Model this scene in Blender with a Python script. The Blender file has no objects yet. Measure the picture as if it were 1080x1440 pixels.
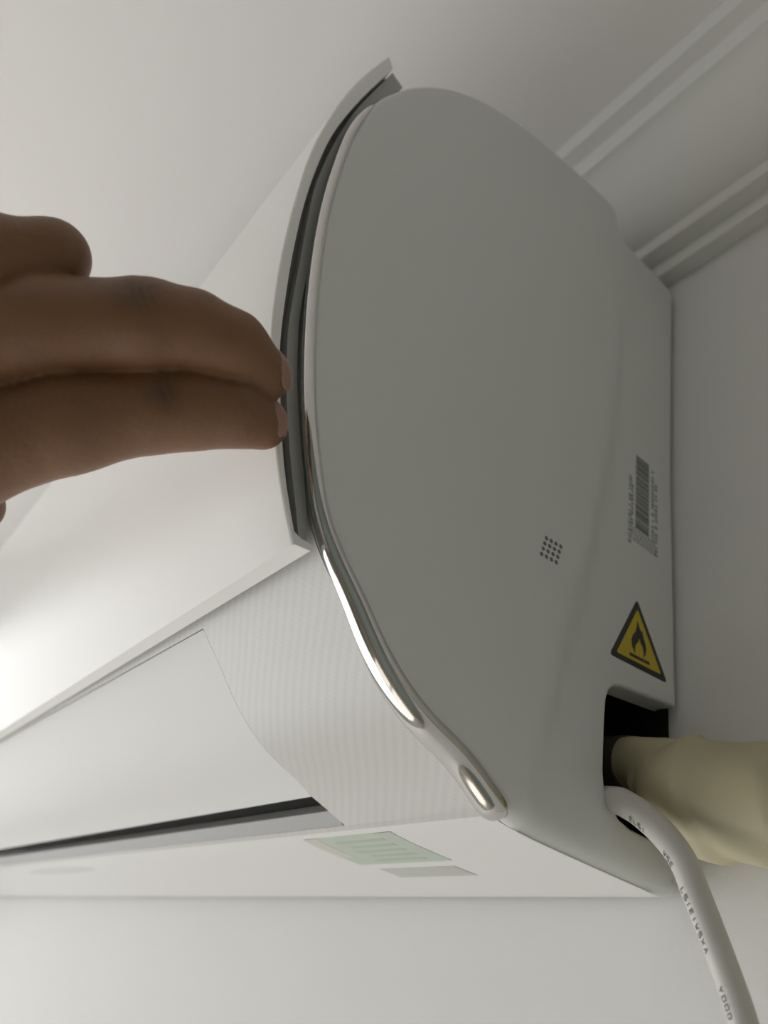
import bpy, bmesh, math, random
import numpy as np
from mathutils import Vector, Matrix
from mathutils.geometry import delaunay_2d_cdt

random.seed(4)
SC = bpy.context.scene
COL = SC.collection
# The unit drawings below are in "u": 1 u = 0.14 m, x along the unit's length
# (0 = its right hand end), y towards the wall (1.505 = wall face), z up.
S, YW, Z0 = 0.14, 1.505, 2.198
def W(p): return ((p[0])*S, (p[1]-YW)*S, p[2]*S+Z0)

# ------------------------------------------------------------------ camera
R = [[0.6088, -0.3543, -0.7098], [0.7687, 0.4847, 0.4173], [0.1962, -0.7997, 0.5674]]
cam_d = bpy.data.cameras.new('camera'); cam = bpy.data.objects.new('camera', cam_d); COL.objects.link(cam)
m = Matrix([[R[i][0], -R[i][1], -R[i][2]] for i in range(3)]).to_4x4()
m.translation = Vector(W((1, 0, 0)))
cam.matrix_world = m
cam_d.sensor_fit = 'HORIZONTAL'; cam_d.sensor_width = 36; cam_d.lens = 36*1082/1080
cam_d.clip_start = 0.005
cam_d.dof.use_dof = True; cam_d.dof.focus_distance = 0.205; cam_d.dof.aperture_fstop = 17
SC.camera = cam

# ------------------------------------------------------------------ light
w = bpy.data.worlds.new('world'); SC.world = w; w.use_nodes = True
nt = w.node_tree; bg = nt.nodes['Background']
bg.inputs['Color'].default_value = (0.97, 0.985, 0.985, 1); bg.inputs['Strength'].default_value = 3.0
SC.view_settings.view_transform = 'Standard'; SC.view_settings.look = 'None'
SC.view_settings.gamma = 1; SC.view_settings.use_curve_mapping = False
SC.view_settings.exposure = -0.21
WIN = dict(y0=-1.6, y1=-0.12, z0=0.1, z1=2.50)      # window opening in the left wall
XL, XR, YF, ZC = -0.95, 0.75, -3.2, 2.94*S+Z0
pl = bpy.data.lights.new('window_portal', 'AREA'); pl.shape = 'RECTANGLE'
pl.size = WIN['z1']-WIN['z0']; pl.size_y = WIN['y1']-WIN['y0']; pl.cycles.is_portal = True
po = bpy.data.objects.new('window_portal', pl); COL.objects.link(po)
po.location = (XL-0.06, (WIN['y0']+WIN['y1'])/2, (WIN['z0']+WIN['z1'])/2); po.rotation_euler = (0, -math.pi/2, 0)

sl = bpy.data.lights.new('sun', 'SUN'); sl.energy = 8.5; sl.angle = 0.01; so = bpy.data.objects.new('sun', sl); COL.objects.link(so)
so.rotation_euler = Vector((0.4, -0.05, -0.91)).to_track_quat('-Z', 'Y').to_euler(); so.location = (-3, -0.8, 4)

# ------------------------------------------------------------------ materials
def mat(name, col, rough=0.5, metal=0, coat=0, spec=0.5, bump=0, bscale=200, var=0, vscale=20, sss=0):
    M = bpy.data.materials.new(name); M.use_nodes = True
    t = M.node_tree; b = t.nodes['Principled BSDF']
    b.inputs['Base Color'].default_value = (*col, 1); b.inputs['Roughness'].default_value = rough
    b.inputs['Metallic'].default_value = metal; b.inputs['Coat Weight'].default_value = coat
    b.inputs['Coat Roughness'].default_value = 0.04
    b.inputs['Specular IOR Level'].default_value = spec
    tc = t.nodes.new('ShaderNodeTexCoord')
    if sss:
        b.inputs['Subsurface Weight'].default_value = sss; b.inputs['Subsurface Radius'].default_value = (1, .35, .2)
        b.inputs['Subsurface Scale'].default_value = 0.004
    if bump:
        n = t.nodes.new('ShaderNodeTexNoise'); n.inputs['Scale'].default_value = bscale; n.inputs['Detail'].default_value = 4
        bp = t.nodes.new('ShaderNodeBump'); bp.inputs['Strength'].default_value = bump; bp.inputs['Distance'].default_value = 0.001
        t.links.new(tc.outputs['Object'], n.inputs['Vector']); t.links.new(n.outputs['Fac'], bp.inputs['Height'])
        t.links.new(bp.outputs['Normal'], b.inputs['Normal'])
    if var:
        n = t.nodes.new('ShaderNodeTexNoise'); n.inputs['Scale'].default_value = vscale; n.inputs['Detail'].default_value = 3
        r = t.nodes.new('ShaderNodeMix'); r.data_type = 'RGBA'
        r.inputs['A'].default_value = (*[c*(1-var) for c in col], 1); r.inputs['B'].default_value = (*[min(1, c*(1+var)) for c in col], 1)
        t.links.new(tc.outputs['Object'], n.inputs['Vector']); t.links.new(n.outputs['Fac'], r.inputs['Factor'])
        t.links.new(r.outputs['Result'], b.inputs['Base Color'])
    return M
M_wall = mat('wall_paint', (0.81, 0.80, 0.78), 0.8, bump=0.12, bscale=260, var=0.015, vscale=6, spec=0.2)
M_ceil = mat('ceiling_paint', (0.81, 0.78, 0.762), 0.85, bump=0.08, bscale=200, spec=0.2)
M_plaster = mat('cornice_plaster', (0.82, 0.81, 0.785), 0.7, bump=0.05, bscale=150, spec=0.25)
M_floor = mat('floor_wood', (0.5, 0.45, 0.39), 0.4, var=0.15, vscale=5)
M_case = mat('white_plastic', (0.80, 0.79, 0.77), 0.38, bump=0.02, bscale=900)
M_cap = mat('side_cover_plastic', (0.74, 0.745, 0.725), 0.42, bump=0.03, bscale=700)
M_panel = mat('gloss_white_panel', (0.90, 0.885, 0.86), 0.30, spec=0.42)
M_frame = mat('grey_panel_frame', (0.42, 0.415, 0.40), 0.5)
M_oval = mat('oval_grey', (0.70, 0.69, 0.67), 0.45)
M_gap_shade = mat('groove_shade', (0.16, 0.155, 0.145), 0.6)  # shade of the panel groove, put into the filler's colour
M_dark = mat('recess_shade', (0.028, 0.027, 0.024), 0.9, spec=0.1)  # shade inside the pipe notch, held in the colour
M_slot = mat('outlet_shade', (0.07, 0.068, 0.063), 0.55)  # outlet cavity's shade darkened into the base colour
M_lip = mat('outlet_lip_plastic', (0.34, 0.335, 0.325), 0.45)
M_chrome = mat('chrome', (0.62, 0.61, 0.59), 0.08, metal=1)
M_black = mat('black_print', (0.025, 0.025, 0.025), 0.5)
M_yellow = mat('yellow_print', (0.62, 0.46, 0.02), 0.45, var=0.05, vscale=300)
M_bar = mat('grey_print', (0.16, 0.165, 0.15), 0.5)
M_bar2 = mat('pale_grey_print', (0.33, 0.335, 0.315), 0.5)
M_green = mat('green_label_print', (0.53, 0.60, 0.50), 0.4, var=0.07, vscale=120)
M_green2 = mat('dark_green_label_print', (0.46, 0.53, 0.44), 0.4)
M_tan = mat('tan_label_print', (0.64, 0.63, 0.55), 0.4)
M_lab3 = mat('grey_label_print', (0.55, 0.56, 0.53), 0.4, var=0.07, vscale=150)
M_pink = mat('pinkish_label_print', (0.56, 0.53, 0.51), 0.4)
M_tape = mat('cream_wrapping_tape', (0.52, 0.47, 0.31), 0.5, bump=0.4, bscale=90, var=0.12, vscale=40)
M_sleeve = mat('dark_foam_sleeve', (0.06, 0.05, 0.04), 0.8, bump=0.4, bscale=300)
M_cable = mat('grey_white_cable', (0.62, 0.60, 0.565), 0.45)
M_ink = mat('cable_ink', (0.17, 0.165, 0.155), 0.6)
M_nail = mat('fingernail', (0.36, 0.20, 0.15), 0.3, sss=0.1)
M_dim_wall = mat('dark_green_grey_wall', (0.155, 0.175, 0.15), 0.5, var=0.2, vscale=4)  # unseen right wall, dark colour assumed to keep the end cover shaded
M_frame_w = mat('window_frame_white', (0.8, 0.8, 0.79), 0.4)

# case front: diagonal woven print, in the case's own u (length) / v (along profile) coordinates
def weave(M, amp):
    t = M.node_tree; b = t.nodes['Principled BSDF']
    uv = t.nodes.new('ShaderNodeUVMap'); sep = t.nodes.new('ShaderNodeSeparateXYZ'); t.links.new(uv.outputs['UV'], sep.inputs[0])
    def mth(op, a, bb=None):
        n = t.nodes.new('ShaderNodeMath'); n.operation = op
        for i, v in enumerate((a, bb)):
            if v is None: continue
            if isinstance(v, (int, float)): n.inputs[i].default_value = v
            else: t.links.new(v, n.inputs[i])
        return n.outputs[0]
    u, v = sep.outputs[0], sep.outputs[1]
    w1 = mth('SINE', mth('MULTIPLY', mth('ADD', u, v), 2*math.pi/0.030))
    w2 = mth('SINE', mth('MULTIPLY', mth('SUBTRACT', mth('MULTIPLY', u, 0.9), v), 2*math.pi/0.017))
    h = mth('ADD', mth('MULTIPLY', w1, 0.75), mth('MULTIPLY', w2, 0.35))
    # only the front skirt (below the panel, above the flat bottom) carries the print: v window
    msk = mth('MULTIPLY', mth('SMOOTH_MIN', mth('GREATER_THAN', v, 1.30), 1.0), mth('LESS_THAN', v, 2.0))
    fac = mth('ADD', mth('MULTIPLY', mth('MULTIPLY', h, msk), 0.5), 0.5)
    r = t.nodes.new('ShaderNodeMix'); r.data_type = 'RGBA'
    c = b.inputs['Base Color'].default_value; g = (0.60, 0.585, 0.56)
    r.inputs['A'].default_value = (*[q*(1-amp) for q in g], 1)
    r.inputs['B'].default_value = (*[q*(1+amp) for q in g], 1)
    t.links.new(fac, r.inputs['Factor'])
    r2 = t.nodes.new('ShaderNodeMix'); r2.data_type = 'RGBA'; r2.inputs['A'].default_value = tuple(c)
    t.links.new(msk, r2.inputs['Factor']); t.links.new(r.outputs['Result'], r2.inputs['B']); t.links.new(r2.outputs['Result'], b.inputs['Base Color'])
weave(M_case, 0.045)

def skin_mat():
    M = mat('skin', (0.2, 0.12, 0.08), 0.5, bump=0.25, bscale=420, sss=0.12)
    t = M.node_tree; b = t.nodes['Principled BSDF']
    a = t.nodes.new('ShaderNodeAttribute'); a.attribute_name = 'knuckle'
    tc = t.nodes.new('ShaderNodeTexCoord'); n = t.nodes.new('ShaderNodeTexNoise'); n.inputs['Scale'].default_value = 60
    t.links.new(tc.outputs['Object'], n.inputs['Vector'])
    r = t.nodes.new('ShaderNodeMix'); r.data_type = 'RGBA'
    r.inputs['A'].default_value = (0.175, 0.086, 0.042, 1); r.inputs['B'].default_value = (0.255, 0.122, 0.058, 1)
    t.links.new(n.outputs['Fac'], r.inputs['Factor'])
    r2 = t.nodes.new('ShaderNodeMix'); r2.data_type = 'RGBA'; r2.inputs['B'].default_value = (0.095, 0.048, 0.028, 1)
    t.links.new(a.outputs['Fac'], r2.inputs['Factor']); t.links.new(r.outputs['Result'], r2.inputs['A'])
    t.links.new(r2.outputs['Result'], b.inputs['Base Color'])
    return M
M_skin = skin_mat()

# ------------------------------------------------------------------ builders
LOC = {}
def link(o, parent=None, loc=None):
    COL.objects.link(o)
    if loc is not None: o.location = loc
    LOC[o.name] = Vector(o.location) + (LOC[parent.name] if parent else Vector())
    if parent: o.parent = parent
    return o
def obj(name, V, F, mats, parent=None, smooth=30, kind=None, uv=None, midx=None):
    """one mesh object; V in world metres"""
    off = LOC[parent.name] if parent else Vector()
    me = bpy.data.meshes.new(name)
    me.from_pydata([tuple(Vector(v)-off) for v in V], [], F)
    for mm in (mats if isinstance(mats, (list, tuple)) else [mats]): me.materials.append(mm)
    if midx is not None: me.polygons.foreach_set('material_index', midx)
    if uv is not None:
        l = me.uv_layers.new(name='UVMap')
        for p in me.polygons:
            for li in p.loop_indices: l.data[li].uv = uv[me.loops[li].vertex_index]
    bm = bmesh.new(); bm.from_mesh(me); bmesh.ops.recalc_face_normals(bm, faces=bm.faces); bm.to_mesh(me); bm.free()
    if smooth:
        me.polygons.foreach_set('use_smooth', [True]*len(me.polygons))
        me.set_sharp_from_angle(angle=math.radians(smooth))
    o = bpy.data.objects.new(name, me)
    if kind: o['kind'] = kind
    return link(o, parent)
def empty(name, loc):
    o = bpy.data.objects.new(name, None); o.empty_display_size = 0.05
    return link(o, None, loc)
def tag(o, label, cat, group=None):
    o['label'] = label; o['category'] = cat
    if group: o['group'] = group
    return o
def box(x0, x1, y0, y1, z0, z1, V, F):
    b = len(V); V += [(x, y, z) for x in (x0, x1) for y in (y0, y1) for z in (z0, z1)]
    F += [tuple(b+i for i in q) for q in ((0,1,3,2),(4,6,7,5),(0,4,5,1),(2,3,7,6),(0,2,6,4),(1,5,7,3))]
def prism(poly, x0, x1, V, F, f=W):
    """closed yz polygon (u) extruded along x, capped"""
    b = len(V); n = len(poly)
    for x in (x0, x1): V += [f((x, p[0], p[1])) for p in poly]
    F += [(b+i, b+(i+1) % n, b+n+(i+1) % n, b+n+i) for i in range(n)]
    F.append(tuple(b+i for i in range(n))); F.append(tuple(b+n+i for i in reversed(range(n))))
def crom(pts, n):
    """Catmull-Rom through pts, n samples evenly spaced by arc length"""
    P = np.array(pts, float); Q = np.vstack([2*P[0]-P[1], P, 2*P[-1]-P[-2]]); out = []
    for i in range(len(P)-1):
        p0, p1, p2, p3 = Q[i:i+4]; t = np.linspace(0, 1, 24, endpoint=False)[:, None]
        out.append(0.5*((2*p1)+(-p0+p2)*t+(2*p0-5*p1+4*p2-p3)*t*t+(-p0+3*p1-3*p2+p3)*t**3))
    C = np.vstack(out+[P[-1:]])
    s = np.concatenate([[0], np.cumsum(np.linalg.norm(np.diff(C, axis=0), axis=1))])
    ss = np.linspace(0, s[-1], n)
    return np.stack([np.interp(ss, s, C[:, k]) for k in range(C.shape[1])], 1)
def normals2(C):
    T = np.gradient(C, axis=0); T /= np.linalg.norm(T, axis=1)[:, None]
    return np.stack([T[:, 1], -T[:, 0]], 1)
def tube(path, radii, V, F, seg=20, rfun=None, cap=True):
    """swept ring along a 3D path (world metres)"""
    P = np.array(path); n = len(P); T = np.gradient(P, axis=0); T /= np.linalg.norm(T, axis=1)[:, None]
    up = np.array([0, 0, 1.0]) if abs(T[0][2]) < 0.9 else np.array([0, 1.0, 0]); b = len(V); fr = []
    N = np.cross(T[0], up); N /= np.linalg.norm(N)
    for i in range(n):
        N = N - T[i]*np.dot(N, T[i]); N /= np.linalg.norm(N); B = np.cross(T[i], N); fr.append((P[i], T[i], N.copy(), B))
        for k in range(seg):
            a = 2*math.pi*k/seg; r = radii[i] if rfun is None else radii[i]*rfun(i/(n-1), a)
            V.append(tuple(P[i]+r*(math.cos(a)*N+math.sin(a)*B)))
    for i in range(n-1):
        for k in range(seg):
            k2 = (k+1) % seg; F.append((b+i*seg+k, b+i*seg+k2, b+(i+1)*seg+k2, b+(i+1)*seg+k))
    if cap:
        F.append(tuple(b+k for k in range(seg))); F.append(tuple(b+(n-1)*seg+k for k in reversed(range(seg))))
    return fr

# ------------------------------------------------------------------ room
def struct(name, V, F, m_, parent=None, smooth=0):
    o = obj(name, V, F, m_, parent, smooth)
    if parent is None: o['kind'] = 'structure'
    return o
T_ = 0.12
V, F = [], []; box(XL-T_, XR+T_, 0, T_, 0, ZC+T_, V, F); struct('wall_back', V, F, M_wall)
V, F = [], []; box(XL, XR, YF, 0, ZC, ZC+T_, V, F); struct('ceiling', V, F, M_ceil)
V, F = [], []; box(XL, XR, YF, 0, -T_, 0, V, F); struct('floor', V, F, M_floor)
V, F = [], []; box(XR, XR+T_, YF, 0, -T_, ZC+T_, V, F); struct('wall_right', V, F, M_dim_wall)
V, F = [], []; box(XL-T_, XR+T_, YF-T_, YF, -T_, ZC+T_, V, F)
struct('wall_front', V, F, M_wall)
V, F = [], []
box(XL-T_, XL, YF, WIN['y0'], -T_, ZC+T_, V, F); box(XL-T_, XL, WIN['y1'], 0, -T_, ZC+T_, V, F)
box(XL-T_, XL, WIN['y0'], WIN['y1'], -T_, WIN['z0'], V, F); box(XL-T_, XL, WIN['y0'], WIN['y1'], WIN['z1'], ZC+T_, V, F)
struct('wall_left', V, F, M_wall)
V, F = [], []; y0, y1, z0, z1 = WIN['y0'], WIN['y1'], WIN['z0'], WIN['z1']; fw = 0.05
for a in ((y0, y0+fw, z0, z1), (y1-fw, y1, z0, z1), (y0+fw, y1-fw, z0, z0+fw), (y0+fw, y1-fw, z1-fw, z1), ((y0+y1)/2-fw/2, (y0+y1)/2+fw/2, z0+fw, z1-fw)):
    box(XL-0.05, XL-0.01, *a, V, F)
struct('window_1', V, F, M_frame_w)
# cornice: stepped cyma moulding, profile in (y, z) u
def cornice_profile():
    low = [(1.505, 2.352), (1.448, 2.352), (1.446, 2.357), (1.446, 2.418), (1.444, 2.421), (1.392, 2.421), (1.389, 2.424), (1.389, 2.480)]
    a, b = np.array([1.389, 2.480]), np.array([1.139, 2.735]); S_ = []
    for t in np.linspace(0.04, 1, 22):
        # cyma: flat near the wall side, steep in the middle, flat again at the ceiling side
        S_.append((a[0]+(b[0]-a[0])*t, a[1]+(b[1]-a[1])*(0.5-0.5*math.cos(math.pi*t))*0.75 + (b[1]-a[1])*t*0.25))
    top = [(1.139, 2.836), (1.136, 2.840), (1.082, 2.840), (1.079, 2.843), (1.079, 2.939), (1.505, 2.939)]
    return low+S_+top
CP = cornice_profile()
V, F = [], []; prism(CP, XL/S, XR/S, V, F); struct('trim_1', V, F, M_plaster, smooth=25)
V, F = [], []
prism(CP, XL/S, XR/S, V, F, f=lambda p: (p[0]*S, YF+(YW-p[1])*S, p[2]*S+Z0)); struct('trim_2', V, F, M_plaster, smooth=25)
V, F = [], []
prism(CP, YF/S, 0, V, F, f=lambda p: (XL+(YW-p[1])*S, p[0]*S, p[2]*S+Z0)); struct('trim_3', V, F, M_plaster, smooth=25)

# ------------------------------------------------------------------ air conditioner
XE = -5.6
ac = tag(empty('air_conditioner', W((XE/2, 1.505, 0.372))),
         'white wall mounted split air conditioner with chrome edged end and lifted front panel', 'air conditioner')
FRONT = crom([(0.3519, 2.0576), (0.2996, 1.929), (0.2738, 1.8119), (0.2619, 1.6913), (0.265, 1.545), (0.2748, 1.4196), (0.2935, 1.2897), (0.3161, 1.175), (0.3411, 1.0717), (0.3731, 0.9628), (0.4038, 0.8787), (0.4369, 0.8012), (0.4737, 0.7301), (0.5235, 0.6696), (0.5814, 0.6163), (0.666, 0.5361), (0.7641, 0.4767), (0.8597, 0.4437), (0.9622, 0.3864)], 120)                                   # front curve of the end, top to bottom
for _ in range(60):                                             # fair the curve
    FRONT[1:-1] += 0.5*(0.5*(FRONT[:-2]+FRONT[2:])-FRONT[1:-1])
    FRONT[1:-1] -= 0.52*(0.5*(FRONT[:-2]+FRONT[2:])-FRONT[1:-1])
fs = np.concatenate([[0], np.cumsum(np.linalg.norm(np.diff(FRONT, axis=0), axis=1))])
BOT = crom([(0.962, 0.386), (1.02, 0.377), (1.10, 0.373), (1.25, 0.372), (1.40, 0.372), (1.465, 0.372), (1.484, 0.376), (1.488, 0.40)], 26)[1:]
NOTCH = [(1.488, 0.465), (1.40, 0.463), (1.33, 0.464), (1.295, 0.472), (1.267, 0.490), (1.249, 0.514), (1.243, 0.55), (1.242, 0.60), (1.242, 0.66), (1.244, 0.705), (1.252, 0.730), (1.268, 0.746), (1.29, 0.754), (1.38, 0.768), (1.488, 0.785)]
REAR = [(1.488, z) for z in np.linspace(0.86, 2.22, 18)] + [(1.485, 2.272), (1.470, 2.288)]
TOP = crom([(1.44, 2.292), (1.34, 2.300), (1.25, 2.306), (1.222, 2.318), (1.207, 2.350), (1.200, 2.39), (1.188, 2.425), (1.150, 2.441), (1.05, 2.437), (0.949, 2.423), (0.82, 2.402), (0.695, 2.367), (0.58, 2.310), (0.484, 2.237), (0.41, 2.150), (0.352, 2.058)], 60)[:-1]
HOUSE = [tuple(p) for p in FRONT]+[tuple(p) for p in BOT]+[(1.488, 0.43), (1.488, 0.83)]+REAR[1:]+[tuple(p) for p in TOP]
CAPL = [tuple(p) for p in FRONT]+[tuple(p) for p in BOT]+NOTCH+REAR+[tuple(p) for p in TOP]

def at_s(y):   # arclength on the front curve at height-ordered y
    return float(np.interp(y, FRONT[40:, 0], fs[40:]))
sA, sB, sC, sD = at_s(0.522), at_s(0.894), at_s(0.938), at_s(0.962)
iA, iB, iC, iD = [int(np.argmin(abs(fs-s))) for s in (sA, sB, sC, sD)]
NF = normals2(FRONT)                                           # points inwards or outwards; fix sign
if np.dot(NF[60], np.array([1.0, 1.4])-FRONT[60]) > 0: NF = -NF   # outwards
def hole_x(i): return -0.522 if i <= iB else -0.522+0.045*(i-iB)/(iD-iB)
V, F, UV = [], [], []; n = len(HOUSE); cum = 0; b_r = []
slist = [0]
for i in range(1, n+1): slist.append(slist[-1]+math.dist(HOUSE[i-1], HOUSE[i % n]))
def vtx(x, i): V.append(W((x, *HOUSE[i % n]))); UV.append((x, slist[i])); return len(V)-1
col0 = [vtx(-0.049, i) for i in range(n+1)]; col1 = [vtx(XE+0.02, i) for i in range(n+1)]
hr = {i: vtx(hole_x(i), i) for i in range(iA, iD+1)}; hl = {i: vtx(XE-hole_x(i), i) for i in range(iA, iD+1)}
NOBACK = HOUSE.index((1.488, 0.43))                             # open behind the pipe notch
for i in range(n):
    if i in (NOBACK,): continue
    if iA <= i < iD:
        F += [(col0[i], col0[i+1], hr[i+1], hr[i]), (hl[i], hl[i+1], col1[i+1], col1[i])]
    else: F.append((col0[i], col0[i+1], col1[i+1], col1[i]))
# returns of the opening
def off(i, d): return (FRONT[i][0]-NF[i][0]*d, FRONT[i][1]-NF[i][1]*d)
for side in (0, 1):
    prev = None
    for i in range(iA, iD+1):
        x = hole_x(i) if side == 0 else XE-hole_x(i)
        V.append(W((x, *FRONT[i]))); UV.append((x, 0)); V.append(W((x, *off(i, 0.085)))); UV.append((x, 0))
        if prev is not None: F.append((prev, prev+1, len(V)-1, len(V)-2))
        prev = len(V)-2
for i in (iA, iD):
    b = len(V)
    for x in (hole_x(i), XE-hole_x(i)):
        V.append(W((x, *FRONT[i]))); V.append(W((x, *off(i, 0.085)))); UV += [(x, 0)]*2
    F.append((b, b+1, b+3, b+2))
obj('housing', V, F, M_case, ac, smooth=25, uv=UV)
# air outlet cavity, louver flap, outlet lip
V, F = [], []
prev = None
for i in range(iA, iD+1):
    V += [W((-0.46, *off(i, 0.087))), W((XE+0.46, *off(i, 0.087)))]
    if prev is not None: F.append((prev, prev+1, len(V)-1, len(V)-2))
    prev = len(V)-2
obj('air_outlet', V, F, M_slot, ac)['label'] = 'dark narrow air outlet slot below the flap'
gap = 0.005
def plate(name, i0, i1, xr, xl, d0, d1, m_, s0=0.0, lead=0.0):
    idx = list(range(i0, i1+1)); up = [off(i, d0+s0*(i-i0)/max(1, i1-i0)) for i in idx]; dn = [off(i, d1) for i in idx]
    for q in (up, dn): q[0] = (q[0][0]+(q[1][0]-q[0][0])*lead, q[0][1]+(q[1][1]-q[0][1])*lead)
    poly = up+dn[::-1]
    V, F = [], []; prism(poly, xr, xl, V, F); return obj(name, V, F, m_, ac, smooth=30)
lou = plate('louver_flap', iA, iB, -0.522-gap, XE+0.522+gap, 0.002, 0.03, M_case, lead=0.12)
# louver needs plain uv so that its print stays off
lou.data.materials.clear(); M_case2 = mat('plain_white_plastic', (0.76, 0.75, 0.73), 0.55, spec=0.3); lou.data.materials.append(M_case2)
plate('outlet_lip', iC, iD, -0.49, XE+0.49, 0.012, 0.018, M_lip, s0=-0.010)

# side covers
def capdepth(y, z):
    yc = np.interp(z, [0.40, 0.588, 0.979, 1.468, 1.903, 2.4], [1.03, 1.062, 1.151, 1.222, 1.238, 1.26])
    t = min(1, max(0, (y-yc+0.008)/0.022)); t = t*t*(3-2*t)
    return -0.017*t*min(1, max(0, (2.2-z)/0.7))
def side_cover(name, mirror):
    L = np.array(CAPL); n = len(L); T = np.roll(L, -1, 0)-np.roll(L, 1, 0); T /= np.linalg.norm(T, axis=1)[:, None]
    N = np.stack([T[:, 1], -T[:, 0]], 1)
    A = 0.5*np.sum(L[:, 0]*np.roll(L[:, 1], -1)-np.roll(L[:, 0], -1)*L[:, 1])
    if A < 0: N = -N                                            # outwards
    r = np.full(n, 0.014)
    nf = len(FRONT)
    for i in range(nf-10, nf+25): r[i] = 0.014+0.034*min(1, (i-nf+10)/14)*min(1, (nf+25-i)/5)
    for i in range(nf+25, nf+25+len(NOTCH)+len(REAR)): r[i] = 0.008
    V = []; rings = []
    for a in (90, 70, 50, 30, 12, 0):
        q = math.radians(a); o = L - N*(r*(1-math.sin(q)))[:, None]
        rings.append([])
        for k in range(n):
            x = max(-0.047, -r[k]*(1-math.cos(q)) + capdepth(*L[k]))
            V.append([x, o[k][0], o[k][1]]); rings[-1].append(len(V)-1)
    rings = rings
    # back skirt
    sk = []
    for k in range(n):
        V.append([-0.062, L[k][0]-N[k][0]*0.003, L[k][1]-N[k][1]*0.003]); sk.append(len(V)-1)
    F = []
    seq = [sk]+rings
    for a, b in zip(seq[:-1], seq[1:]):
        for k in range(n): k2 = (k+1) % n; F.append((a[k], a[k2], b[k2], b[k]))
    inner = [V[i] for i in rings[-1]]
    pts = [Vector((p[1], p[2])) for p in inner]
    import itertools
    poly = pts
    def inside(y, z):
        c = False; j = n-1
        for i in range(n):
            if (poly[i].y > z) != (poly[j].y > z) and y < (poly[j].x-poly[i].x)*(z-poly[i].y)/(poly[j].y-poly[i].y)+poly[i].x: c = not c
            j = i
        return c
    extra = []
    arr = np.array([(p.x, p.y) for p in pts])
    for y in np.arange(0.28, 1.49, 0.022):
        for z in np.arange(0.40, 2.44, 0.045):
            if inside(y, z) and np.min(np.hypot(arr[:, 0]-y, arr[:, 1]-z)) > 0.02: extra.append(Vector((y, z)))
    vs, es, fs_, ov, oe, of = delaunay_2d_cdt(pts+extra, [], [list(range(n))], 1, 1e-5)
    mp = []
    for k, v in enumerate(vs):
        if ov[k] and ov[k][0] < n: mp.append(rings[-1][ov[k][0]])
        else: V.append([capdepth(v.x, v.y), v.x, v.y]); mp.append(len(V)-1)
    F += [tuple(mp[i] for i in f) for f in fs_]
    # inward return of the notch
    k0 = CAPL.index(NOTCH[0]); k1 = CAPL.index(NOTCH[-1]); base = []
    for k in range(k0, k1+1): V.append([-0.075, L[k][0], L[k][1]]); base.append(len(V)-1)
    for k in range(k0, k1): F.append((sk[k], sk[k+1], base[k+1-k0], base[k-k0]))
    VV = [W((XE-v[0] if mirror else v[0], v[1], v[2])) for v in V]
    return obj(name, VV, F, M_cap, ac, smooth=40)
side_cover('side_cover', False)
side_cover('side_cover', True)
# near-black box added for the shade seen through the pipe notch
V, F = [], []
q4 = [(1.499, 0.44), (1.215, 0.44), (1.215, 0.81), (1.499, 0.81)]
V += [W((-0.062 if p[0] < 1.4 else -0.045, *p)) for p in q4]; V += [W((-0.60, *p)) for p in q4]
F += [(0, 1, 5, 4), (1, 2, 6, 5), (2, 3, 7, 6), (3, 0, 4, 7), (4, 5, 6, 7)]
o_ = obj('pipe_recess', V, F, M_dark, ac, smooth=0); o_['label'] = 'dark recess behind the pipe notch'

# chrome strip that edges the end
def trim_strip(mirror):
    i0 = 12; V, F = [], []; E_ = np.vstack([FRONT, [[0.970, 0.3835], [0.982, 0.381]]]); NE = normals2(E_)
    if np.dot(NE[60], NF[60]) < 0: NE = -NE
    idx = list(range(i0, len(E_)))
    sect = [(0.002, -0.012), (0.0055, -0.004), (0.005, 0.005), (0.001, 0.012), (-0.006, 0.0175), (-0.016, 0.021), (-0.027, 0.022), (-0.038, 0.020), (-0.047, 0.0155), (-0.053, 0.009), (-0.056, 0.001), (-0.057, -0.008)]
    prev = None
    for j, i in enumerate(idx):
        e = min(1, (len(idx)-1-j+0.3)/3.0, (j+0.5)/10); e = math.sqrt(max(0, 1-(1-e)**2))
        ring = []
        for (x, h) in sect:
            k = float(np.interp(E_[i][1], [0.46, 0.52, 0.58, 0.66, 0.76, 0.9, 1.7], [1.0, 0.97, 0.87, 0.68, 0.50, 0.43, 0.42])) if i > 5 else 0.42
            xx = 0.001+k*((-0.026+(x+0.026)*(0.25+0.75*e))-0.001); hh = (h*e-0.004*(1-e))*(0.35+0.65*k)
            p = (xx if not mirror else XE-xx, E_[i][0]+NE[i][0]*hh, E_[i][1]+NE[i][1]*hh); V.append(W(p)); ring.append(len(V)-1)
        if prev:
            F.extend((prev[k], prev[k+1], ring[k+1], ring[k]) for k in range(len(sect)-1))
        prev = ring
    F.append(tuple(prev)); F.append(tuple(range(len(sect))))
    return obj('trim_strip', V, F, M_chrome, ac, smooth=60)
t_ = trim_strip(False); t_['label'] = 'polished chrome strip'
trim_strip(True)

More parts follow.
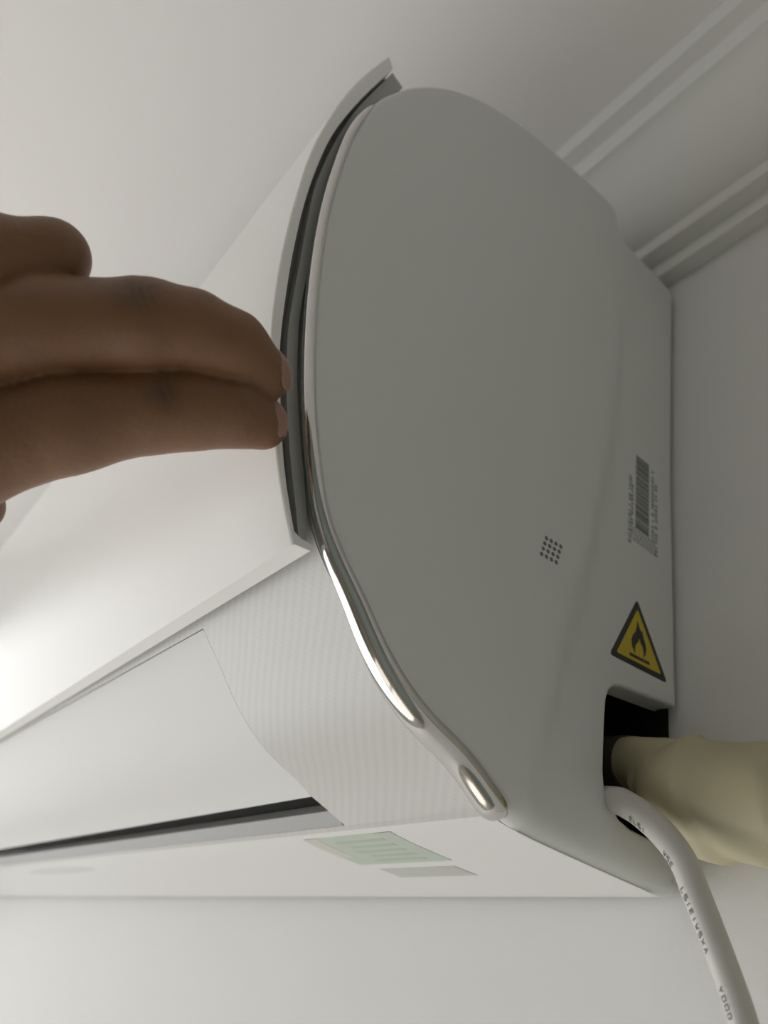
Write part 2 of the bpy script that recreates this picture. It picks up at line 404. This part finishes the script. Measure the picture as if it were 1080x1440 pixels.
# front panel: glossy skin with a return at the bottom, and the grey frame inside it
PO = crom([(0.2746, 2.1309), (0.2323, 1.9492), (0.2076, 1.7724), (0.1982, 1.5802), (0.2087, 1.4087), (0.2299, 1.2346), (0.2555, 1.0975), (0.2781, 1.0113), (0.3196, 0.8971), (0.3576, 0.806), (0.3865, 0.7456), (0.4148, 0.6949), (0.4421, 0.6511)], 60); PI = crom([(0.2983, 2.0953), (0.2534, 1.8717), (0.2269, 1.6849), (0.2229, 1.5441), (0.2306, 1.3972), (0.2506, 1.2396), (0.2789, 1.0858), (0.3016, 0.9927), (0.3318, 0.9064), (0.3673, 0.8127), (0.395, 0.7511), (0.4221, 0.6993), (0.449, 0.6521)], 60); PF = crom([(0.3477, 2.0927), (0.3053, 1.9593), (0.2741, 1.8512), (0.2613, 1.6795), (0.2594, 1.5198), (0.2754, 1.4029), (0.2918, 1.2952), (0.3044, 1.1919), (0.3215, 1.1), (0.3538, 0.988), (0.3905, 0.8879), (0.4268, 0.8027), (0.4589, 0.7199), (0.4757, 0.6566)], 60)
def skew(p):
    k = min(1, max(0, -p[0]/5.6)); return W((p[0], p[1]+0.05*k, p[2]-0.012*k))
lipb = [tuple(PF[-1]), (PF[-1][0]+0.002, PF[-1][1]+0.012), (PI[-1][0]+0.004, PI[-1][1]+0.016)]
outer = [tuple(p) for p in PO]; inner = [tuple(p) for p in PI]
# soften the outer end edge of the skin
def skin_panel():
    poly = outer+lipb+list(reversed(inner[:-1])); n = len(poly); V, F = [], []
    no = normals2(PO);
    if np.dot(no[30], np.array([-1, 0])) < 0: no = -no
    rings = []
    for (x, d) in ((-0.022, 0.0), (-0.0178, 0.0008), (-0.0155, 0.003), (-0.015, 0.006)):
        ring = []
        for k, p in enumerate(poly):
            q = p
            if k < len(outer): q = (p[0]-no[k][0]*d, p[1]-no[k][1]*d)
            ring.append((x, *q))
        rings.append(ring)
    full = [[(XE-r[0][0]-0.0, *p[1:]) for p in r] for r in rings]
    seq = list(reversed(rings))+full
    for r in seq: V += [skew(p) for p in r]
    for j in range(len(seq)-1):
        for k in range(n): k2 = (k+1) % n; F.append((j*n+k, j*n+k2, (j+1)*n+k2, (j+1)*n+k))
    # end faces as quad strips between outer and inner
    for base in (0, (len(seq)-1)*n):
        F.append(tuple(base+k for k in range(n)))
    return obj('front_panel', V, F, M_panel, ac, smooth=35)
fp = skin_panel()
fi = crom([(0.3071, 2.1153), (0.2684, 1.9139), (0.2529, 1.8151), (0.2403, 1.6587), (0.2408, 1.4977), (0.2545, 1.3799), (0.2713, 1.2744), (0.2926, 1.1372), (0.3109, 1.05), (0.3489, 0.9284), (0.3861, 0.8333), (0.4141, 0.7702), (0.4392, 0.7157), (0.463, 0.6596)], 60)
poly = [tuple(p) for p in fi]+list(reversed([tuple(p) for p in PF]))
V, F = [], []; prism(poly, -0.032, XE+0.032, V, F, f=skew)
ob = obj('panel_frame', V, F, M_frame, fp, smooth=30); ob['label'] = 'grey inner frame of the lifted panel'
poly = [tuple(p) for p in PI[:-1]]+list(reversed([(p[0]+0.003, p[1]) for p in fi[:-1]]))
V, F = [], []; prism(poly, -0.050, XE+0.050, V, F, f=skew)
obj('panel_groove_shade', V, F, M_gap_shade, fp, smooth=30)

# stickers and prints on the side cover
def flat(name, polys, m_, parent, x=0.0, kind=None, depth=True):
    """printed shapes lying on the end face, polys in (y, z) u; thin real sheets"""
    V, F = [], []
    for po in polys:
        b = len(V); n = len(po)
        for dx in (x+0.0006, x-0.001):
            V += [W((dx+capdepth(p[0], p[1]), p[0], p[1])) for p in po]
        F.append(tuple(b+i for i in range(n)))
        F += [(b+i, b+(i+1) % n, b+n+(i+1) % n, b+n+i) for i in range(n)]
    return obj(name, V, F, m_, parent, smooth=0, kind=kind)
def tri(a, b, c, k, rr):
    """triangle shrunk by k with clipped corners"""
    P = np.array([a, b, c]); g = P.mean(0); P = g+(P-g)*k; out = []
    for i in range(3):
        p, q, r = P[i-1], P[i], P[(i+1) % 3]; d1 = (p-q)/np.linalg.norm(p-q); d2 = (r-q)/np.linalg.norm(r-q)
        for t in (0, .5, 1): 
            a1 = q+d1*rr; a2 = q+d2*rr; out.append(tuple((1-t)**2*a1+2*t*(1-t)*q+t*t*a2))
    return out
TA, TB, TC = (1.3405, 1.0010), (1.2470, 0.8130), (1.4560, 0.8310)
st = flat('warning_sticker', [tri(TA, TB, TC, 1.0, 0.012)], M_black, ac); st['label'] = 'triangular flammable gas warning sticker in yellow and black'
flat('sticker_field', [tri(TA, TB, TC, 0.77, 0.006)], M_yellow, st, 0.0008)
gx, gz = 1.348, 0.882
# basis of the sticker in yz
ex = np.array([TC[0]-TB[0], TC[1]-TB[1]]); ex /= np.linalg.norm(ex); ey = np.array([-ex[1], ex[0]])
def sp(u, v): return tuple(np.array([gx, gz])+ex*u+ey*v)
fl = [(-0.016, -0.026), (-0.026, -0.012), (-0.027, 0.004), (-0.021, 0.018), (-0.010, 0.030), (-0.004, 0.046), (-0.001, 0.060), (0.004, 0.046), (0.010, 0.036), (0.014, 0.040), (0.018, 0.024), (0.025, 0.010), (0.026, -0.006), (0.022, -0.018), (0.014, -0.027), (0.017, -0.014), (0.013, 0.000), (0.006, 0.008), (0.003, 0.018), (-0.004, 0.004), (-0.012, -0.004), (-0.016, -0.014)]
flat('flame_symbol', [[sp(*p) for p in fl]], M_black, st, 0.0016)
flat('bar_symbol', [[sp(-0.036, -0.031), sp(0.036, -0.031), sp(0.036, -0.038), sp(-0.036, -0.038)]], M_black, st, 0.0016)
# barcode (bars run across, stacked downwards)
bars, bars2 = [], []
z = 1.452
rnd = random.Random(11)
while z > 1.215:
    h = rnd.choice([0.0018, 0.003, 0.0045, 0.006]); bars.append([(1.331, z), (1.386, z), (1.386, z-h), (1.331, z-h)]); z -= h+rnd.choice([0.0016, 0.0022, 0.0034])
for (yy, za, zb, hh) in ((1.303, 1.365, 1.15, 0.012), (1.314, 1.34, 1.22, 0.008), (1.397, 1.44, 1.20, 0.010), (1.411, 1.40, 1.17, 0.011)):
    z = za
    while z > zb:
        d = rnd.choice([0.004, 0.007, 0.010]); bars2.append([(yy, z), (yy+hh, z), (yy+hh, z-d), (yy, z-d)]); z -= d+rnd.choice([0.004, 0.006, 0.014])
for z in np.arange(1.206, 1.165, -0.009):
    y = 1.315
    while y < 1.41:
        d = rnd.choice([0.005, 0.008]); bars2.append([(y, z), (y+d, z), (y+d, z-0.005), (y, z-0.005)]); y += d+0.004
bc = flat('barcode_print', bars, M_bar, ac, kind='stuff'); bc['label'] = 'dark barcode printed on the side cover'
flat('barcode_caption', bars2, M_bar2, ac, kind='stuff')
# 4 x 4 dots
dA, dB, dC = np.array([1.0045, 0.980]), np.array([1.0505, 0.984]), np.array([0.9945, 0.933])
for r_ in range(4):
    for c_ in range(4):
        p = dA+(dB-dA)*c_/3+(dC-dA)*r_/3
        flat('vent_hole', [[(p[0]+0.0052*math.cos(a*math.pi/5), p[1]+0.0052*math.sin(a*math.pi/5)) for a in range(10)]], M_bar, ac)
# labels on the flat bottom
def zbot(y):
    return float(np.interp(y, np.r_[FRONT[90:, 0], BOT[:, 0]], np.r_[FRONT[90:, 1], BOT[:, 1]]))
def under(name, quads, m_, parent, dz=0.0):
    """thin sheets stuck on the underside, following its curve"""
    V, F = [], []
    for q in quads:
        ys = [p[1] for p in q]; rect = len(q) == 4; b = len(V)
        if rect:
            m2 = max(1, int((max(ys)-min(ys))/0.012)); yy = np.linspace(min(ys), max(ys), m2+1); x0, x1 = q[0][0], q[1][0]
            for d in (0.0008+dz, -0.0004): V += [W((x, y, zbot(y)-d)) for y in yy for x in (x0, x1)]
            k = 2*(m2+1)
            for i in range(m2): F.append((b+2*i, b+2*i+1, b+2*i+3, b+2*i+2))
            rim = [b, b+1]+[b+2*i+1 for i in range(1, m2+1)]+[b+2*i for i in range(m2, 0, -1)]
        else:
            for d in (0.0008+dz, -0.0004): V += [W((p[0], p[1], zbot(p[1])-d)) for p in q]
            k = len(q); rim = [b+i for i in range(k)]; F.append(tuple(rim))
        F += [(rim[i], rim[(i+1) % len(rim)], k+rim[(i+1) % len(rim)], k+rim[i]) for i in range(len(rim))]
    return obj(name, V, F, m_, parent, smooth=0)
def rc(x0, x1, y0, y1): return [(x0, y0), (x1, y0), (x1, y1), (x0, y1)]
en = under('energy_label', [rc(-0.70, -0.362, 1.0, 1.176)], M_green, ac); en['label'] = 'pale green energy label on the underside'
under('label_text', [rc(-0.60+0.02*(k % 2), -0.42, 1.025+0.03*k, 1.036+0.03*k) for k in range(5)], M_green2, en, 0.0004)
under('label_band', [rc(-0.70, -0.645, 1.0, 1.12)], M_tan, en, 0.0004)
under('label_corner', [rc(-0.42, -0.365, 1.0, 1.02)], M_lab3, en, 0.0004)
s2 = under('rating_label', [rc(-0.67, -0.395, 1.214, 1.285)], M_lab3, ac); s2['label'] = 'small grey rating label on the underside'
under('label_stamp', [rc(-0.47, -0.40, 1.22, 1.27)], M_pink, s2, 0.0004)
under('underside_oval', [[(-2.8+0.45*math.cos(a*math.pi/12), 1.07+0.035*math.sin(a*math.pi/12)) for a in range(24)]], M_oval, ac)  # flat oval, slightly greyer than the case

# ------------------------------------------------------------------ pipe bundle and cable
pb = tag(empty('pipe_bundle', W((0.1, 1.392, 0.5))), 'cream tape wrapped refrigerant pipe bundle leaving the notch in the side cover', 'pipe')
path = crom([(-0.26, 1.41, 0.645), (-0.086, 1.40, 0.628), (-0.049, 1.40, 0.620), (-0.004, 1.40, 0.600), (0.03, 1.398, 0.578), (0.063, 1.395, 0.555), (0.117, 1.392, 0.537), (0.176, 1.392, 0.521), (0.231, 1.392, 0.509), (0.4, 1.392, 0.475), (0.9, 1.392, 0.42), (2.5, 1.392, 0.36), (XR/S+0.3, 1.392, 0.33)], 420)
xs = path[:, 0]
rad = np.interp(xs, [-0.26, -0.086, -0.049, -0.004, 0.03, 0.063, 0.117, 0.176, 0.3, 3], [0.056, 0.058, 0.063, 0.074, 0.086, 0.099, 0.106, 0.105, 0.102, 0.102])
nz = np.random.default_rng(3)
ph = nz.uniform(0, 6.28, 6)
L_ = np.concatenate([[0], np.cumsum(np.linalg.norm(np.diff(path, axis=0), axis=1))])
def wrap(t, a):
    s = np.interp(t, np.linspace(0, 1, 420), L_)
    f = (s/0.17 - a/(2*math.pi)) % 1.0
    step = 0.12*min(1, (1-f)/0.08) * (f) if s > 0.16 else 0.0
    return 1+step+0.022*math.sin(3*a+s*9+ph[0])+0.014*math.sin(5*a-s*23+ph[1])+0.014*math.sin(2*a+s*37+ph[2])
V, F = [], []; tube([W(p) for p in path[6:]], rad[6:]*S, V, F, 40, wrap); obj('tape_wrap', V, F, M_tape, pb, smooth=50)
V, F = [], []; tube([W(p) for p in crom([(-0.3, 1.41, 0.650), (-0.16, 1.403, 0.634), (-0.075, 1.40, 0.625)], 12)], [0.064*S]*12, V, F, 28); obj('foam_sleeve', V, F, M_sleeve, pb, smooth=50)

pc = tag(empty('power_cable', W((0.18, 1.27, 0.30))), 'thick grey white power cable drooping below the wrapped pipe bundle', 'cable')
cp = crom([(-0.22, 1.30, 0.515), (-0.10, 1.285, 0.513), (-0.008, 1.272, 0.500), (0.022, 1.270, 0.487), (0.051, 1.270, 0.470), (0.093, 1.27, 0.436), (0.125, 1.27, 0.402), (0.146, 1.27, 0.370), (0.159, 1.27, 0.339), (0.189, 1.27, 0.270), (0.225, 1.27, 0.182), (0.240, 1.27, 0.138), (0.271, 1.27, 0.049), (0.32, 1.28, -0.12), (0.38, 1.34, -0.45), (0.42, 1.42, -1.0), (0.43, 1.478, -2.0), (0.43, 1.478, -5.0), (0.43, 1.478, -12.0)], 900)
V, F = [], []
rr = np.interp(cp[:, 2], [-1, 0.05, 0.2, 0.4, 0.5], [0.021, 0.021, 0.0222, 0.0252, 0.0268])*S
fr = tube([W(p) for p in cp], rr, V, F, 24); obj('cable_sheath', V, F, M_cable, pc, smooth=60)
# printing along the cable, as small raised ink strokes wrapped on the sheath
GL = {'E': [((0,0),(0,1)),((0,0),(.7,0)),((0,.5),(.6,.5)),((0,1),(.7,1))], 'L': [((0,0),(0,1)),((0,0),(.7,0))], 'I': [((.3,0),(.3,1))],
      'S': [((0,0),(.7,0)),((.7,0),(.7,.5)),((.7,.5),(0,.5)),((0,.5),(0,1)),((0,1),(.7,1))], 'X': [((0,0),(.7,1)),((0,1),(.7,0))],
      'A': [((0,0),(.35,1)),((.35,1),(.7,0)),((.15,.4),(.55,.4))], 'Y': [((.35,0),(.35,.5)),((.35,.5),(0,1)),((.35,.5),(.7,1))],
      'O': [((0,0),(0,1)),((0,1),(.7,1)),((.7,1),(.7,0)),((.7,0),(0,0))], '8': [((0,0),(0,1)),((0,1),(.7,1)),((.7,1),(.7,0)),((.7,0),(0,0)),((0,.5),(.7,.5))],
      'D': [((0,0),(0,1)),((0,1),(.5,1)),((.5,1),(.7,.5)),((.7,.5),(.5,0)),((.5,0),(0,0))], 'W': [((0,1),(.2,0)),((.2,0),(.35,.6)),((.35,.6),(.5,0)),((.5,0),(.7,1))]}
cs = np.concatenate([[0], np.cumsum(np.linalg.norm(np.diff(np.array([f_[0] for f_ in fr]), axis=0), axis=1))])
def on_cable(s, a):
    i = int(np.clip(np.searchsorted(cs, s), 1, len(cs)-1)); t = (s-cs[i-1])/(cs[i]-cs[i-1])
    P_ = fr[i-1][0]*(1-t)+fr[i][0]*t; N_ = fr[i-1][2]*(1-t)+fr[i][2]*t; B_ = fr[i-1][3]*(1-t)+fr[i][3]*t
    r = (rr[i-1]*(1-t)+rr[i]*t)*1.035
    return tuple(P_+r*(math.cos(a)*N_+math.sin(a)*B_))
V, F = [], []
def text(txt, s0, a0, hs=0.00145, ha=0.36, adv=0.0017):
    for ch in txt:
        for (p, q) in GL.get(ch, []):
            d = np.array(q)-np.array(p); ln = np.linalg.norm(d); nn = np.array([-d[1], d[0]])/ln*0.10
            b = len(V)
            for e in (np.array(p)+nn, np.array(q)+nn, np.array(q)-nn, np.array(p)-nn): V.append(on_cable(s0+e[0]*hs, a0+(0.5-e[1])*ha))
            F.append((b, b+1, b+2, b+3))
        s0 += adv
PRINT_SIDE = np.array([-0.0432, -0.6772, -0.7352])
def side_angle(s):
    i = int(np.searchsorted(cs, s)); return math.atan2(PRINT_SIDE@fr[i][3], PRINT_SIDE@fr[i][2])
def s_at(z): return float(np.interp(-z, -np.array([p[2] for p in cp])[16:], cs[16:]))
for txt, z_ in (('ELSI', 0.470), ('WSE', 0.40), ('LSIEIWSXA', 0.335), ('YOOD', 0.192), ('YO8SEX', 0.12)):
    s_ = s_at(z_); text(txt, s_, side_angle(s_))
obj('cable_print', V, F, M_ink, pc, smooth=0, kind='stuff')['label'] = 'small dark lettering printed along the cable'

# ------------------------------------------------------------------ hand
HJ = {'origin': [-1.1462, -0.2271, 1.17], 'chains': {'middle': [([-0.7013, -0.243, 1.195], 0.0884), ([-0.5346, -0.2907, 1.205], 0.0768), ([-0.3777, -0.2965, 1.22], 0.071), ([-0.3087, -0.2904, 1.237], 0.0629), ([-0.2488, -0.2709, 1.258], 0.0552), ([-0.1979, -0.2289, 1.29], 0.0435)], 'index': [([-0.6878, -0.0895, 1.21], 0.0917), ([-0.5043, -0.1467, 1.24], 0.0814), ([-0.3674, -0.1703, 1.262], 0.07), ([-0.3115, -0.1728, 1.272], 0.067), ([-0.2512, -0.1694, 1.282], 0.0586), ([-0.2055, -0.1478, 1.3], 0.0433)], 'ring': [([-0.7264, -0.3549, 1.2], 0.0832), ([-0.6322, -0.3915, 1.2], 0.0732), ([-0.5342, -0.4086, 1.235], 0.0565), ([-0.6562, -0.3937, 1.42], 0.0604), ([-0.7874, -0.3675, 1.42], 0.0499)], 'pinky': [([-0.7555, -0.4623, 1.22], 0.0699), ([-0.7209, -0.4866, 1.3], 0.0553), ([-0.8268, -0.42, 1.42], 0.0525), ([-0.8799, -0.3882, 1.4], 0.044)], 'thumb': [([-1.0425, -0.0665, 1.2], 0.122), ([-0.8722, 0.0289, 1.25], 0.0809), ([-0.787, 0.0204, 1.3], 0.0673), ([-0.7019, -0.0086, 1.33], 0.0443)]}, 'palm': [(([-1.1462, -0.2866, 1.17], 0.1211), ([-0.7013, -0.243, 1.195], 0.0884)), (([-1.1462, -0.1676, 1.17], 0.1254), ([-0.6878, -0.0895, 1.21], 0.0917)), (([-1.1462, -0.2866, 1.17], 0.1211), ([-0.7264, -0.3549, 1.2], 0.0832)), (([-1.1462, -0.2866, 1.17], 0.1211), ([-0.7555, -0.4623, 1.22], 0.0699)), (([-1.1462, -0.1676, 1.17], 0.1254), ([-0.8722, 0.0289, 1.25], 0.0809)), (([-1.1462, -0.2866, 1.17], 0.1211), ([-2.4462, 0.4634, 0.6699999999999999], 0.27)), (([-1.1462, -0.1676, 1.17], 0.1254), ([-2.4462, 0.7824, 0.72], 0.25)), (([-0.986, -0.1878, 1.27], 0.1056), ([-0.7919, -0.2329, 1.26], 0.0815))], 'creases': [([-0.3744, -0.3287, 1.235], [-0.3767, -0.3647, -0.3516], 0.03880776340110906), ([-0.3461, -0.1879, 1.24], [-0.3453, -0.3332, -0.3211], 0.02979667282809612)], 'nails': [([-0.1967, -0.2301, 1.29], [0.36, 0.93, 0.08], [0.93, -0.33, -0.15], 0.075, 0.058, 0.0425), ([-0.2043, -0.1514, 1.3], [0.3, 0.95, 0.08], [0.94, -0.27, -0.15], 0.066, 0.056, 0.042)]}
HO = Vector(HJ['origin'])
def rcone(P, a, b, r1, r2):
    a, b = np.array(a, np.float32), np.array(b, np.float32); ba = b-a; l2 = float(ba@ba); rr_ = r1-r2; a2 = l2-rr_*rr_; il2 = 1/l2
    pa = P-a; y = pa@ba; z = y-l2; q = pa*l2-y[..., None]*ba; x2 = np.einsum('...i,...i->...', q, q); y2 = y*y*l2; z2 = z*z*l2
    k = np.sign(rr_)*rr_*rr_*x2
    d = (np.sqrt(x2*a2*il2)+y*rr_)*il2-r1
    d = np.where(np.sign(z)*a2*z2 > k, np.sqrt(x2+z2)*il2-r2, d)
    return np.where(np.sign(y)*a2*y2 < k, np.sqrt(x2+y2)*il2-r1, d).astype(np.float32)
def smin(a, b, k):
    h = np.clip(0.5+0.5*(b-a)/k, 0, 1); return b+(a-b)*h-k*h*(1-h)
def chain(P, js, k):
    d = None
    for (p, r1), (q, r2) in zip(js[:-1], js[1:]):
        e = rcone(P, p, q, r1, r2); d = e if d is None else smin(d, e, k)
    return d
gx_ = np.concatenate([np.arange(-3.2, -1.15, 0.03), np.arange(-1.15, -0.11, 0.0055)])
ymax = 1.35
gy_ = np.concatenate([np.arange(-0.62, 0.12, 0.0055), np.arange(0.12, ymax, 0.03)])
gz_ = np.concatenate([np.arange(0.30, 1.0, 0.03), np.arange(1.0, 1.62, 0.0075)])
def field(P):
    C_ = lambda n_: HJ['chains'][n_]
    d = smin(chain(P, C_('index'), 0.02), 9.0, 0.001)
    fingers = [chain(P, C_(n_), 0.022) for n_ in ('index', 'middle', 'ring', 'pinky')]
    d = np.minimum.reduce(fingers)
    th = chain(P, C_('thumb'), 0.05)
    palm = None
    for c in HJ['palm']:
        e = rcone(P, c[0][0], c[1][0], c[0][1], c[1][1]); palm = e if palm is None else smin(palm, e, 0.05)
    palm = smin(palm, th, 0.06)
    d = smin(d, palm, 0.045)
    # folds over the middle knuckles and the dip between nail and fingertip
    for (c, lines, rad_) in HJ['creases']:
        m_ = np.exp(-(((P[..., 0]-c[0])**2+(P[..., 1]-c[1])**2)/rad_**2))*(P[..., 2] < c[2])
        for l in lines:
            xo = P[..., 0]-l-0.35*(P[..., 1]-c[1])-6*(P[..., 1]-c[1])**2
            d = d+0.0045*np.exp(-(xo/0.006)**2)*m_
    return d
GX, GY, GZ = np.meshgrid(gx_, gy_, gz_, indexing='ij')
D = field(np.stack([GX, GY, GZ], -1).astype(np.float32)); del GX, GY, GZ
def surface_nets(D, gx, gy, gz):
    s = D < 0
    c = np.zeros(tuple(n-1 for n in D.shape), np.int8)
    offs = [(i, j, k) for i in (0, 1) for j in (0, 1) for k in (0, 1)]
    nx, ny, nz_ = c.shape
    for o in offs: c += s[o[0]:o[0]+nx, o[1]:o[1]+ny, o[2]:o[2]+nz_]
    cells = np.argwhere((c > 0) & (c < 8)); idx = -np.ones(c.shape, np.int32); idx[tuple(cells.T)] = np.arange(len(cells))
    acc = np.zeros((len(cells), 3)); cnt = np.zeros(len(cells)); G = (gx, gy, gz)
    val = {o: D[cells[:, 0]+o[0], cells[:, 1]+o[1], cells[:, 2]+o[2]] for o in offs}
    for o in offs:
        for ax in range(3):
            if o[ax]: continue
            o2 = list(o); o2[ax] = 1; o2 = tuple(o2); a, b = val[o], val[o2]; mk = (a < 0) != (b < 0)
            t = np.where(mk, a/np.where(mk, a-b, 1), 0); p = np.zeros((len(cells), 3))
            for k in range(3):
                g0 = G[k][cells[:, k]+o[k]]; g1 = G[k][cells[:, k]+o2[k]]; p[:, k] = g0+(g1-g0)*t
            acc += p*mk[:, None]; cnt += mk
    Vv = acc/cnt[:, None]; Fq = []
    for ax in range(3):
        a, b = [k for k in range(3) if k != ax]
        sl0 = [slice(None)]*3; sl1 = [slice(None)]*3; sl0[ax] = slice(0, -1); sl1[ax] = slice(1, None)
        ch = s[tuple(sl0)] != s[tuple(sl1)]
        e = np.argwhere(ch); e = e[(e[:, a] > 0) & (e[:, b] > 0) & (e[:, a] < c.shape[a]) & (e[:, b] < c.shape[b])]
        q = []
        for (da, db) in ((0, 0), (1, 0), (1, 1), (0, 1)):
            cc = e.copy(); cc[:, a] -= da; cc[:, b] -= db; q.append(idx[tuple(cc.T)])
        q = np.stack(q, 1); fl_ = s[tuple(e.T)] ^ (ax == 1); q[fl_] = q[fl_][:, ::-1]; Fq.append(q)
    return Vv, np.vstack(Fq)
Vh, Fh = surface_nets(D, gx_, gy_, gz_); del D
Rm = np.array(R)
def hand_to_world(P): return (np.array(P)@Rm.T + np.array([1.0, 0, 0]))          # u, hand axes -> unit axes
Vw = hand_to_world(Vh); Vw = np.stack([Vw[:, 0]*S, (Vw[:, 1]-YW)*S, Vw[:, 2]*S+Z0], 1)
ow = hand_to_world([HO])[0]
person = empty('person', W(ow)); tag(person, 'bare left hand and forearm reaching in, two fingers lifting the panel edge', 'person')
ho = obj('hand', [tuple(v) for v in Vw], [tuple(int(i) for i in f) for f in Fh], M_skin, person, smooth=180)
kn = np.zeros(len(Vh))
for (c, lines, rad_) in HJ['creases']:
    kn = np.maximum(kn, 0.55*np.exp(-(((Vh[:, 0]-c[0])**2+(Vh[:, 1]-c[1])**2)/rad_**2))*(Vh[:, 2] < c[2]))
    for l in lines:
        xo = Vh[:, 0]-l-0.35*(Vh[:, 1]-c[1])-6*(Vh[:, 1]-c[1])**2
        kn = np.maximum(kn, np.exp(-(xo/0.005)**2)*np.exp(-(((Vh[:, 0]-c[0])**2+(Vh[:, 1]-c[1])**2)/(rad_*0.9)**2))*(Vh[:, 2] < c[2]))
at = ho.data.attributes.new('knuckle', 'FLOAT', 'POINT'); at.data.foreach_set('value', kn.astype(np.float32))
sm = ho.modifiers.new('smooth', 'SMOOTH'); sm.factor = 0.5; sm.iterations = 2
def nail(base, a, nrm, ln, wd, r):
    a = np.array(a, float); a /= np.linalg.norm(a); nv = np.array(nrm, float); nv -= a*(nv@a); nv /= np.linalg.norm(nv); bv = np.cross(a, nv)
    V, F = [], []; nu, nw = 12, 10
    for layer in (0, 1):
        for i in range(nu+1):
            t = i/nu
            for j in range(nw+1):
                v = (j/nw*2-1); hw = wd/2*math.sqrt(max(0.02, 1-(max(0, 0.25-t)/0.27)**2))*math.sqrt(max(0.05, 1-(max(0, t-0.8)/0.26)**2))
                ang = v*hw/r; q = np.array(base)+a*(t-0.5)*ln+nv*(r*math.cos(ang)-0.012*(2*t-1)**2-0.003*layer)+bv*r*math.sin(ang)
                V.append(W(hand_to_world([q])[0]))
    k = (nu+1)*(nw+1)
    for i in range(nu):
        for j in range(nw):
            q = (i*(nw+1)+j, i*(nw+1)+j+1, (i+1)*(nw+1)+j+1, (i+1)*(nw+1)+j); F.append(q); F.append(tuple(k+x for x in reversed(q)))
    rim = [j for j in range(nw+1)]+[i*(nw+1)+nw for i in range(1, nu+1)]+[nu*(nw+1)+j for j in range(nw-1, -1, -1)]+[i*(nw+1) for i in range(nu-1, 0, -1)]
    F += [(rim[i], rim[(i+1) % len(rim)], k+rim[(i+1) % len(rim)], k+rim[i]) for i in range(len(rim))]
    return obj('fingernail', V, F, M_nail, ho, smooth=50)
for nl in HJ['nails']: nail(*nl)
